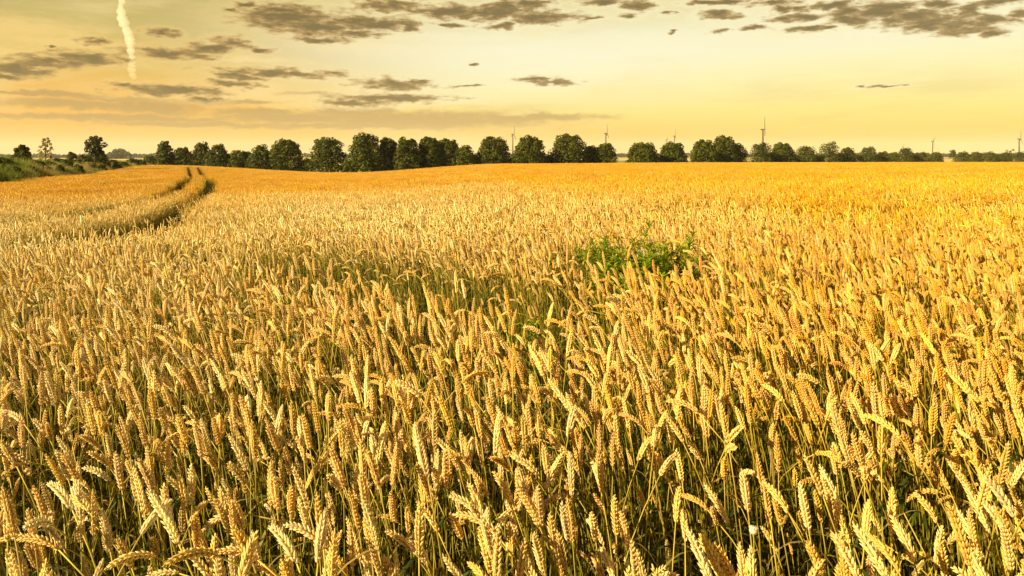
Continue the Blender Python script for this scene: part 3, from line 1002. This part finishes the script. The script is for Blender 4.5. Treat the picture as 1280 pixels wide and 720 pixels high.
# ------------------------------------------------------------------ wind turbines
def turbine(u, v_hub, blade_px, ang, hub_m, label, yaw=0.0):
    # the turbine's size follows from a 45 m blade
    Y = 44.0 * F / blade_px
    x, y = at(u, Y); zg = gz(x, y); zh = EYE + (HV - v_hub) / F * Y
    t = thing('wind_turbine', label, 'wind turbine', (x, y, zg), R(70 + yaw), 'wind turbines on the horizon')
    c = (.045, .035, .025)  # dark backlit silhouette put into the base colour of light grey turbines
    h = zh - zg
    mb = MB(); tube(mb, [(0, 0, -1), (0, 0, h * .5), (0, 0, h - 1.5)], [3.6, 3.0, 2.4], 14, c); mb.obj('tower', M_TURBINE, t)
    mb = MB(); tube(mb, [(0, -4.2, h), (0, -3.6, h), (0, 2, h), (0, 7.2, h), (0, 8, h)], [1.3, 2.1, 2.3, 2.0, 1.2], 10, c); mb.obj('nacelle', M_TURBINE, t)
    hub = MB(); tube(hub, [(0, -7.4, h), (0, -6.8, h), (0, -5.2, h), (0, -4.3, h)], [.2, 1.3, 1.7, 1.6], 12, c); hub.obj('hub', M_TURBINE, t)
    for k in range(3):
        a = R(ang + 120 * k); d = Vector((math.sin(a), 0, math.cos(a))); sd = Vector((math.cos(a), 0, -math.sin(a))); fw = Vector((0, 1, 0))
        mb = MB(); vs = []
        ctr = Vector((0, -5.9, h))
        prof = [(1.0, 1.1, 1.1, 0), (4, 1.2, 1.1, 0), (9, 2.5, 1.1, .2), (18, 2.1, .95, .15), (30, 1.6, .75, .1), (40, 1.0, .45, .05), (44, .2, .1, 0)]
        for (r_, ch, th_, of) in prof:
            p = ctr + d * r_ + sd * of
            for j in range(8):
                q = 2 * math.pi * j / 8; vs.append(tuple(p + sd * ch * math.cos(q) + fw * th_ * math.sin(q)))
        fs = [(i * 8 + j, i * 8 + (j + 1) % 8, (i + 1) * 8 + (j + 1) % 8, (i + 1) * 8 + j) for i in range(len(prof) - 1) for j in range(8)] + [tuple(range(8))[::-1], tuple((len(prof) - 1) * 8 + j for j in range(8))]
        mb.add(vs, fs, c); mb.obj('blade', M_TURBINE, t)
    return t


turbine(641, 167.8, 12, 14, 0, 'leftmost wind turbine, rising between two domed trees')
turbine(757.3, 166.8, 13, -2, 0, 'second wind turbine from the left, over the first gap in the trees')
turbine(843, 170, 10, 4, 0, 'wind turbine above the domed tree, taller of a close pair')
turbine(833, 175, 8, 50, 0, 'faint small wind turbine, lower left one of a close pair')
turbine(953.6, 161.8, 17, -3, 0, 'largest wind turbine, over the round tree right of the stepped triple')
turbine(1128.5, 183.8, 7, 60, 0, 'tiny wind turbine whose rotor just peeks over the low hedge')
turbine(1165.7, 176.6, 10, 62, 0, 'small wind turbine with blades raised in a v left of the pale gap')
turbine(1274, 173.6, 12.5, -6, 0, 'rightmost wind turbine, close to the right picture edge')

# ------------------------------------------------------------------ thistles and weeds
def weed_parts(seed, h, flowers, leafy=1.0, wide=1.0):
    g = random.Random(seed)
    stem = MB(); fol = MB(); heads = []
    sc_ = (.13, .20, .035)
    nb = g.choice((4, 5, 6))
    main = [Vector((g.uniform(-.03, .03) * i / 4, g.uniform(-.03, .03) * i / 4, h * .8 * i / 4)) for i in range(5)]
    tube(stem, main, [.005, .0045, .004, .003, .002], 5, sc_)
    tips = [main[-1]]; paths = [main]
    for k in range(nb):
        p, t = poly_at(main, g.uniform(.35, .9)); a = g.uniform(0, 6.283)
        e = p + Vector((math.cos(a) * h * .16 * wide, math.sin(a) * h * .16 * wide, h * g.uniform(.16, .34)))
        P = [p, p.lerp(e, .5) + Vector((math.cos(a), math.sin(a), 0)) * .012, e]
        tube(stem, P, [.003, .0025, .0018], 4, sc_); tips.append(e); paths.append(P)
    for P in paths:
        n = int((38 if P is main else 20) * leafy)
        for k in range(n):
            p, t = poly_at(P, g.uniform(.1, .98)); a = g.uniform(0, 6.283)
            hd = Vector((math.cos(a), math.sin(a), g.uniform(.3, 1.7))).normalized(); sd = hd.cross(Vector((0, 0, 1))).normalized()
            ln = g.uniform(.045, .105); w = ln * g.uniform(.055, .10); c = jit(g.choice([(.22, .31, .010), (.29, .38, .012), (.36, .39, .02)]), g, .2)
            vs = []; m = 6
            for i in range(m + 1):
                f = i / m; q = p + hd * ln * f - Vector((0, 0, 1)) * ln * .35 * f * f
                ww = w * math.sin(math.pi * (f * .9 + .07)) * (1.3 if i % 2 else .65)
                vs += [tuple(q - sd * ww + Vector((0, 0, ww * .5))), tuple(q), tuple(q + sd * ww + Vector((0, 0, ww * .5)))]
            fs = []
            for i in range(m): fs += [(i * 3, i * 3 + 1, i * 3 + 4, i * 3 + 3), (i * 3 + 1, i * 3 + 2, i * 3 + 5, i * 3 + 4)]
            fol.add(vs, fs, c)
    if flowers:
        for e in tips[:flowers]:
            mb = MB()
            tube(mb, [e, e + Vector((0, 0, .006)), e + Vector((0, 0, .014)), e + Vector((0, 0, .018))], [.004, .011, .0105, .007], 7, (.12, .17, .05))
            pc = g.choice([(.55, .32, .48), (.48, .30, .42), (.72, .62, .50)])
            for k in range(34):
                a = g.uniform(0, 6.283); q = g.uniform(.1, .75)
                d = Vector((math.cos(a) * q, math.sin(a) * q, 1)).normalized(); b = e + Vector((0, 0, .015)); tp = b + d * g.uniform(.016, .026)
                s2 = d.cross(Vector((math.sin(a), math.cos(a), .3))).normalized() * .0026
                mb.add([tuple(b - s2), tuple(b + s2), tuple(tp + s2 * .6), tuple(tp - s2 * .6)], [(0, 1, 2, 3)], jit(pc, g, .2))
            heads.append(mb)
    return stem, fol, heads


def weed(name, label, cat, u, Y, h, seed, flowers=0, group=None, leafy=1.0, wide=1.0):
    x, y = at(u, Y)
    t = thing(name, label, cat, (x, y, gz(x, y)), rnd.uniform(0, 6.28), group)
    s, f, hs = weed_parts(seed, h, flowers, leafy, wide)
    s.obj('stem', M_WEED, t); f.obj('foliage', M_WEED, t, smooth=False)
    for hmb in hs: hmb.obj('flower_head', M_PETAL, t, smooth=False)
    return t


TH = [(738, 5.15, .93, 0, 'leafy thistle at the left tip of the green patch'), (750, 5.0, .95, 0, 'second leafy thistle inside the left tip of the patch'),
      (762, 4.85, .90, 0, 'low leafy thistle left of the patch centre'), (775, 5.0, .99, 1, 'thistle with one bud at the left shoulder of the patch'),
      (787, 5.05, 1.10, 3, 'tallest thistle with purple flower heads at the top of the patch'), (796, 4.95, 1.06, 3, 'flowering thistle right beside the tallest one'),
      (800, 4.6, .92, 0, 'dense leafy thistle at the front centre of the patch'), (812, 4.55, .92, 0, 'dense leafy thistle at the front right of the patch'),
      (786, 4.65, .90, 0, 'dense leafy thistle at the front left of the patch'), (810, 5.1, 1.03, 2, 'flowering thistle behind the patch centre'),
      (822, 4.9, .99, 1, 'thistle with a single head right of the patch centre'), (829, 5.0, 1.03, 3, 'pale-headed flowering thistle on the right shoulder of the patch'),
      (838, 5.15, .98, 2, 'flowering thistle near the right end of the patch'), (846, 4.85, .90, 0, 'low leafy thistle at the right front of the patch'),
      (858, 5.1, .98, 1, 'thistle at the right tip of the patch'), (872, 5.2, .93, 0, 'lone leafy thistle just off the right tip of the patch'),
      (793, 4.8, .98, 0, 'leafy thistle in the very middle of the patch'), (768, 5.2, .95, 0, 'leafy thistle behind the left shoulder of the patch')]
for k, (u, Y, h, fl, lab) in enumerate(TH):
    weed('thistle', lab, 'thistle', 800 + (u - 800) * .9, Y, min(h, 1.09), 700 + k, fl, 'thistles in the green patch among the wheat', leafy=3.0, wide=1.0)
SW = [(664, 3.55, .86, 'green weed in the wheat gap left of the thistle patch'), (910, 5.2, .95, 'small green weed right of the thistle patch'),
      (925, 5.15, .93, 'smaller green weed farther right of the thistle patch'), (552, 15.5, 1.05, 'distant green weed left one of two out in the field'),
      (577, 15.5, .98, 'distant green weed right one of two out in the field'), (962, 4.3, .86, 'green weed half sunk in wheat right of centre'),
      (1275, 4.1, .86, 'green weed at the right picture edge'), (672, 5.0, .88, 'pale green weed above the wheat gap')]
for k, (u, Y, h, lab) in enumerate(SW):
    weed('green_weed', lab, 'weed', u, Y, h, 760 + k, 0, 'single green weeds among the wheat', leafy=.9)

# pale dry seed head low in the foreground gap
def seed_head():
    u, Y = 942, 1.30
    x, y = at(u, Y); z0 = gz(x, y); zt = EYE - (668 - HV) / F * Y - z0
    t = thing('seed_head', 'whitish dry round seed head on a thin stem low between the stalks', 'dry flower', (x, y, z0))
    mb = MB(); tube(mb, [(0.01, 0, 0), (.012, 0, zt * .5), (0, 0, zt)], [.0016, .0014, .0012], 5, (.30, .28, .06)); mb.obj('stem', M_STEM, t)
    mb = MB(); tube(mb, [(0, 0, zt), (0, 0, zt + .002), (0, 0, zt + .007), (0, 0, zt + .012), (0, 0, zt + .014)], [.002, .006, .0082, .0055, .003], 10, (.62, .56, .42))
    for k in range(9):
        a = k * 2 * math.pi / 9; c, s = math.cos(a), math.sin(a)
        mb.add([(c * .003 - s * .002, s * .003 + c * .002, zt + .0145), (c * .003 + s * .002, s * .003 - c * .002, zt + .0145), (c * .0085 + s * .002, s * .0085 - c * .002, zt + .0125), (c * .0085 - s * .002, s * .0085 + c * .002, zt + .0125)], [(0, 1, 2, 3)], (.66, .6, .46))
    mb.obj('head', M_PETAL, t)


seed_head()

# ------------------------------------------------------------------ light and sky
SUN_AZ, SUN_EL = -118.0, 27.0        # degrees; azimuth measured from the view direction, negative = left
sl = bpy.data.lights.new('sun', 'SUN'); sl.energy = 5.0; sl.angle = R(.6); sl.color = (1.0, .86, .50)
so = bpy.data.objects.new('sun', sl); COL.objects.link(so)
dv = Vector((math.sin(R(SUN_AZ)) * math.cos(R(SUN_EL)), math.cos(R(SUN_AZ)) * math.cos(R(SUN_EL)), math.sin(R(SUN_EL))))
so.rotation_euler = dv.to_track_quat('Z', 'Y').to_euler(); so.location = (-20, 0, 30)

W = bpy.data.worlds.new('World'); S.world = W; W.use_nodes = True
nt = W.node_tree; nt.nodes.clear()
wo = N(nt, 'ShaderNodeOutputWorld'); bg = N(nt, 'ShaderNodeBackground', i_Strength=.05); L(nt, bg.outputs[0], wo.inputs[0])
sky = N(nt, 'ShaderNodeTexSky'); sky.sky_type = 'NISHITA'; sky.sun_disc = False
sky.sun_elevation = R(SUN_EL); sky.sun_rotation = R(SUN_AZ)
tc = N(nt, 'ShaderNodeTexCoord')
sep = N(nt, 'ShaderNodeSeparateXYZ'); L(nt, tc.outputs['Generated'], sep.inputs[0])
azr = math_n(nt, 'ARCTAN2', sep.outputs[0], sep.outputs[1])
AZD = math_n(nt, 'MULTIPLY', azr, 180 / math.pi)
ELD = math_n(nt, 'MULTIPLY', math_n(nt, 'ARCSINE', sep.outputs[2]), 180 / math.pi)


def ramp(stops):        # colour by elevation in degrees, 0..60
    n = N(nt, 'ShaderNodeValToRGB'); cr = n.color_ramp
    L(nt, mapr(nt, ELD, 0, 60, 0, 1), n.inputs[0])
    while len(cr.elements) > 1: cr.elements.remove(cr.elements[-1])
    for k, (e, c) in enumerate(stops):
        el = cr.elements[0] if k == 0 else cr.elements.new(e / 60)
        el.position = e / 60; el.color = lin(*c) + (1,)
    return n.outputs[0]


rl = ramp([(0, (253, 204, 120)), (1.6, (253, 190, 80)), (3.5, (253, 183, 68)), (6, (228, 188, 94)), (9, (206, 182, 104)), (12, (190, 172, 104)), (25, (150, 146, 110)), (60, (96, 100, 96))])
rm = ramp([(0, (253, 206, 120)), (1.6, (253, 198, 84)), (3.2, (255, 230, 132)), (5.0, (255, 246, 186)), (8, (255, 253, 224)), (12, (228, 210, 130)), (25, (160, 152, 112)), (60, (96, 100, 96))])
rr = ramp([(0, (253, 208, 108)), (1.5, (254, 206, 86)), (3.2, (255, 233, 130)), (5.5, (255, 245, 176)), (8.5, (255, 251, 214)), (12, (246, 232, 176)), (25, (166, 158, 118)), (60, (96, 100, 96))])
f1 = mapr(nt, AZD, -30, 2, 0, 1, True); f2 = mapr(nt, AZD, 2, 24, 0, 1, True)
base = mixc(nt, f2, mixc(nt, f1, rl, rm), rr)
# picture-independent sky plane: azimuth and elevation in degrees
cmb = N(nt, 'ShaderNodeCombineXYZ'); L(nt, AZD, cmb.inputs[0]); L(nt, ELD, cmb.inputs[1])


def noise(scale, detail, sx, sy, rough=.55, off=0):
    mp = N(nt, 'ShaderNodeVectorMath', operation='MULTIPLY_ADD'); L(nt, cmb.outputs[0], mp.inputs[0])
    mp.inputs[1].default_value = (sx, sy, 1); mp.inputs[2].default_value = (off, off * .7, off)
    n = N(nt, 'ShaderNodeTexNoise', i_Scale=scale, i_Detail=detail, i_Roughness=rough); L(nt, mp.outputs[0], n.inputs['Vector'])
    return n


# high thin streaks
st_ = noise(.16, 5, .5, 3.2, .6, 4)
base = mixc(nt, mapr(nt, st_.outputs[0], .5, .72, 0, .45, True), base, lin(255, 232, 160))
st2 = noise(.13, 5, .6, 4.2, .6, 13)
lo = mapr(nt, ELD, 1.0, 6.0, 1, .25)
base = mixc(nt, math_n(nt, 'MULTIPLY', mapr(nt, st2.outputs[0], .52, .72, 0, .5, True), lo), base, lin(214, 172, 100))
wn = noise(.55, 4, 1, 2.0, .6, 2)
wsub = N(nt, 'ShaderNodeVectorMath', operation='MULTIPLY_ADD'); L(nt, wn.outputs['Color'], wsub.inputs[0])
wsub.inputs[1].default_value = (3.2, .95, 0); wsub.inputs[2].default_value = (-1.6, -.475, 0)
wp = N(nt, 'ShaderNodeVectorMath', operation='ADD'); L(nt, cmb.outputs[0], wp.inputs[0]); L(nt, wsub.outputs[0], wp.inputs[1])
fine = noise(1.0, 6, .8, 2.7, .60, 7)


def azel(u, v):
    a = math.atan((u - 640) / F); return math.degrees(a), math.degrees(math.atan((HV - v) / F * math.cos(a)))


def cloud_field(lst):
    acc = None
    for (u, v, ru, rv) in lst:
        a, e = azel(u, v); k = math.degrees(1 / F)
        ra = ru * k * math.cos(R(a)) ** 2 * 1.4; re = rv * k * math.cos(R(a)) * 1.5
        m = N(nt, 'ShaderNodeVectorMath', operation='MULTIPLY_ADD'); L(nt, wp.outputs[0], m.inputs[0])
        m.inputs[1].default_value = (1 / ra, 1 / re, 0); m.inputs[2].default_value = (-a / ra, -e / re, 0)
        l = N(nt, 'ShaderNodeVectorMath', operation='LENGTH'); L(nt, m.outputs[0], l.inputs[0])
        acc = l.outputs['Value'] if acc is None else math_n(nt, 'MINIMUM', acc, l.outputs['Value'])
    return math_n(nt, 'SUBTRACT', 1.0, acc)


DARK = [(360, 22, 55, 14), (396, 33, 40, 11), (403, 50, 35, 4), (345, 12, 30, 6), (487, 7, 35, 7), (436, 27, 30, 9), (474, 29, 38, 7), (514, 33, 12, 5), (558, 32, 16, 3), (450, 42, 30, 4), (568, 15, 50, 8),
        (618, 15, 32, 10), (675, 21, 45, 7), (640, 8, 35, 6), (628, 33, 15, 4), (660, 3, 30, 4), (742, 22, 10, 2), (755, 2, 22, 4), (798, 6, 18, 6), (786, 20, 11, 4), (833, 17, 9, 2), (840, 40, 5, 1.6), (595, 80, 5, 1.2),
        (690, 103, 24, 3), (668, 99, 20, 2.5), (588, 108, 20, 1.5), (494, 105, 38, 6), (515, 101, 20, 2.5), (490, 122, 65, 4.5), (445, 128, 40, 4),
        (118, 50, 18, 4), (64, 58, 8, 2), (202, 42, 18, 4), (60, 77, 45, 8), (20, 87, 38, 7), (0, 96, 34, 4), (111, 72, 42, 7), (215, 67, 55, 6), (260, 61, 30, 6), (290, 55, 22, 6), (319, 63, 14, 3), (309, 6, 12, 3), (282, 10, 10, 2),
        (353, 92, 70, 4.5), (300, 96, 30, 3), (155, 105, 13, 3), (215, 113, 62, 6), (289, 104, 28, 3), (259, 123, 20, 3),
        (877, 3, 20, 3), (917, 1, 25, 3), (899, 17, 20, 5), (964, 4, 25, 4), (976, 12, 10, 6), (998, 12, 13, 4), (998, 23, 32, 4.5), (1038, 7, 22, 5), (1065, 16, 28, 8), (1068, 25, 25, 6), (1099, 12, 40, 11), (1136, 22, 45, 10),
        (1172, 28, 45, 9), (1210, 34, 40, 8), (1236, 42, 20, 3), (1210, 12, 17, 6), (1172, 5, 18, 6), (1236, 23, 18, 7), (1273, 20, 14, 6), (1250, 2, 40, 4), (902, 38, 11, 3), (941, 36, 17, 3), (1011, 36, 20, 3), (1035, 35, 12, 2),
        (1078, 108, 6, 1.5), (1109, 107, 18, 1.2)]
FAINT = [(40, 118, 60, 2.2), (150, 124, 70, 2), (280, 127, 60, 2.2), (420, 118, 60, 2), (60, 146, 70, 3), (250, 156, 110, 3), (430, 158, 120, 3.5), (100, 131, 85, 5), (195, 134, 60, 9), (168, 148, 130, 4), (319, 139, 50, 4), (370, 147, 100, 6), (530, 150, 150, 10), (660, 147, 90, 4), (80, 118, 60, 3), (440, 140, 60, 5)]
LIGHT = [(25, 36, 80, 11), (70, 52, 90, 6), (-20, 62, 70, 9), (-40, 120, 60, 16), (500, 62, 90, 7), (560, 48, 80, 5), (620, 72, 110, 10), (760, 55, 120, 12), (300, 74, 60, 3), (900, 60, 140, 10), (1100, 52, 120, 5)]
li = cloud_field(LIGHT)
dk = cloud_field(DARK); ft = cloud_field(FAINT)
fn = math_n(nt, 'MULTIPLY', math_n(nt, 'SUBTRACT', fine.outputs[0], .5), 2.3)
dk_a = mapr(nt, math_n(nt, 'ADD', dk, fn), -.16, .58, 0, .95, True)
glow = mapr(nt, math_n(nt, 'ADD', dk, math_n(nt, 'MULTIPLY', fn, .6)), -.9, .1, 0, .65, True)
ft_a = mapr(nt, math_n(nt, 'ADD', ft, math_n(nt, 'MULTIPLY', fn, .45)), -.2, .65, 0, .9, True)
li_a = mapr(nt, math_n(nt, 'ADD', li, math_n(nt, 'MULTIPLY', fn, .55)), -.35, .8, 0, .8, True)
base = mixc(nt, li_a, base, mixc(nt, f1, lin(250, 212, 128), lin(255, 248, 208)))
base = mixc(nt, ft_a, base, mixc(nt, f1, lin(188, 150, 84), lin(194, 158, 94)))
base = mixc(nt, math_n(nt, 'MULTIPLY', glow, mapr(nt, f1, 0, 1, .55, 1)), base, mixc(nt, f1, lin(252, 214, 130), lin(255, 246, 200)))
ccol = mixc(nt, mapr(nt, math_n(nt, 'ADD', dk, fn), .1, .95, 0, 1, True), lin(186, 146, 80), lin(108, 88, 46))
base = mixc(nt, dk_a, base, ccol)
# the sky texture carries part of the light; the thin clouds carry the rest
sk = mixc(nt, 1.0, sky.outputs[0], (1.0, .78, .42), 'MULTIPLY')
b10 = N(nt, 'ShaderNodeVectorMath', operation='SCALE'); L(nt, base, b10.inputs[0]); b10.inputs['Scale'].default_value = 9.45
fin = mixc(nt, .06, b10.outputs[0], sk)
L(nt, fin, bg.inputs['Color'])
try:
    W.cycles.sampling_method = 'MANUAL'; W.cycles.sample_map_resolution = 1024
except Exception: pass

# vapour trail, high and far behind the field
def vapour(nt_, out, dens):
    pv = N(nt_, 'ShaderNodeVolumePrincipled'); pv.inputs['Density'].default_value = dens
    pv.inputs['Color'].default_value = (1, 1, 1, 1); pv.inputs['Anisotropy'].default_value = .0
    L(nt_, pv.outputs[0], out.inputs['Volume'])


def contrail():
    Y = 6000.0
    t = thing('vapour_trail', 'white wavy vapour trail standing upright in the sky at upper left', 'vapour trail', ((158 - 640) / F * Y, Y, EYE + 100 / F * Y))
    g = random.Random(5)
    for nm, pts, dens in (('trail', [(152, -14, 4), (153, 0, 4.5), (150, 10, 4.5), (153, 22, 7), (158, 36, 7), (162, 46, 5.5), (163, 56, 5.5), (164, 66, 5), (165, 74, 3.5)], .014),
                          ('faded_tail', [(165, 76, 4.5), (164, 84, 5), (165, 92, 4.5), (168, 99, 3)], .006)):
        mb = MB(); P = []; Rr = []
        m = len(pts); q = 5 * (m - 1)
        for i in range(q + 1):
            f = i / q * (m - 1); k = min(int(f), m - 2); w_ = f - k
            a = [pts[k][j] * (1 - w_) + pts[k + 1][j] * w_ for j in range(3)]
            P.append(Vector(((a[0] - 158) / F * Y + g.uniform(-4, 4), g.uniform(-6, 6), (HV - a[1] - 100) / F * Y)))
            Rr.append(a[2] / F * Y * g.uniform(.65, 1.2) * (.5 if i in (0, q) else 1))
        tube(mb, P, Rr, 10, (1, 1, 1))
        mb.obj(nm, mat('vapour_' + nm, lambda a_, b_: vapour(a_, b_, dens)), t)


contrail()

def haze():
    mb = MB(); a, z0, z1 = 12600.0, -12.0, 190.0
    vs = [(x, y, z) for z in (z0, z1) for (x, y) in ((-a, -a), (a, -a), (a, a), (-a, a))]
    mb.add(vs, [(0, 3, 2, 1), (4, 5, 6, 7), (0, 1, 5, 4), (1, 2, 6, 5), (2, 3, 7, 6), (3, 0, 4, 7)], (1, 1, 1))
    def b(nt_, out):
        pv = N(nt_, 'ShaderNodeVolumePrincipled'); pv.inputs['Density'].default_value = 6e-5
        pv.inputs['Color'].default_value = (.95, .90, .84, 1); L(nt_, pv.outputs[0], out.inputs['Volume'])
    o = mb.obj('haze', mat('haze', b), smooth=False); o['kind'] = 'stuff'


if HAZE: haze()

# ------------------------------------------------------------------ camera
cam = bpy.data.cameras.new('camera'); co = bpy.data.objects.new('camera', cam); COL.objects.link(co)
cam.sensor_fit = 'HORIZONTAL'; cam.sensor_width = 36.0; cam.lens = 36.0 * F / 1280.0
cam.shift_y = -(360 - HV) / 1280.0
co.location = (0, 0, EYE); co.rotation_euler = (R(90), 0, 0)
cam.clip_start = .05; cam.clip_end = 30000
S.camera = co

S.view_settings.view_transform = 'Standard'; S.view_settings.look = 'None'
S.view_settings.exposure = 1.08; S.view_settings.gamma = 1.0; S.view_settings.use_curve_mapping = False
S.render.engine = 'CYCLES'
S.cycles.max_bounces = 6; S.cycles.diffuse_bounces = 3; S.cycles.glossy_bounces = 2; S.cycles.transmission_bounces = 3
S.cycles.volume_bounces = 2; S.cycles.transparent_max_bounces = 8
S.cycles.sample_clamp_indirect = 6
S.cycles.use_denoising = True
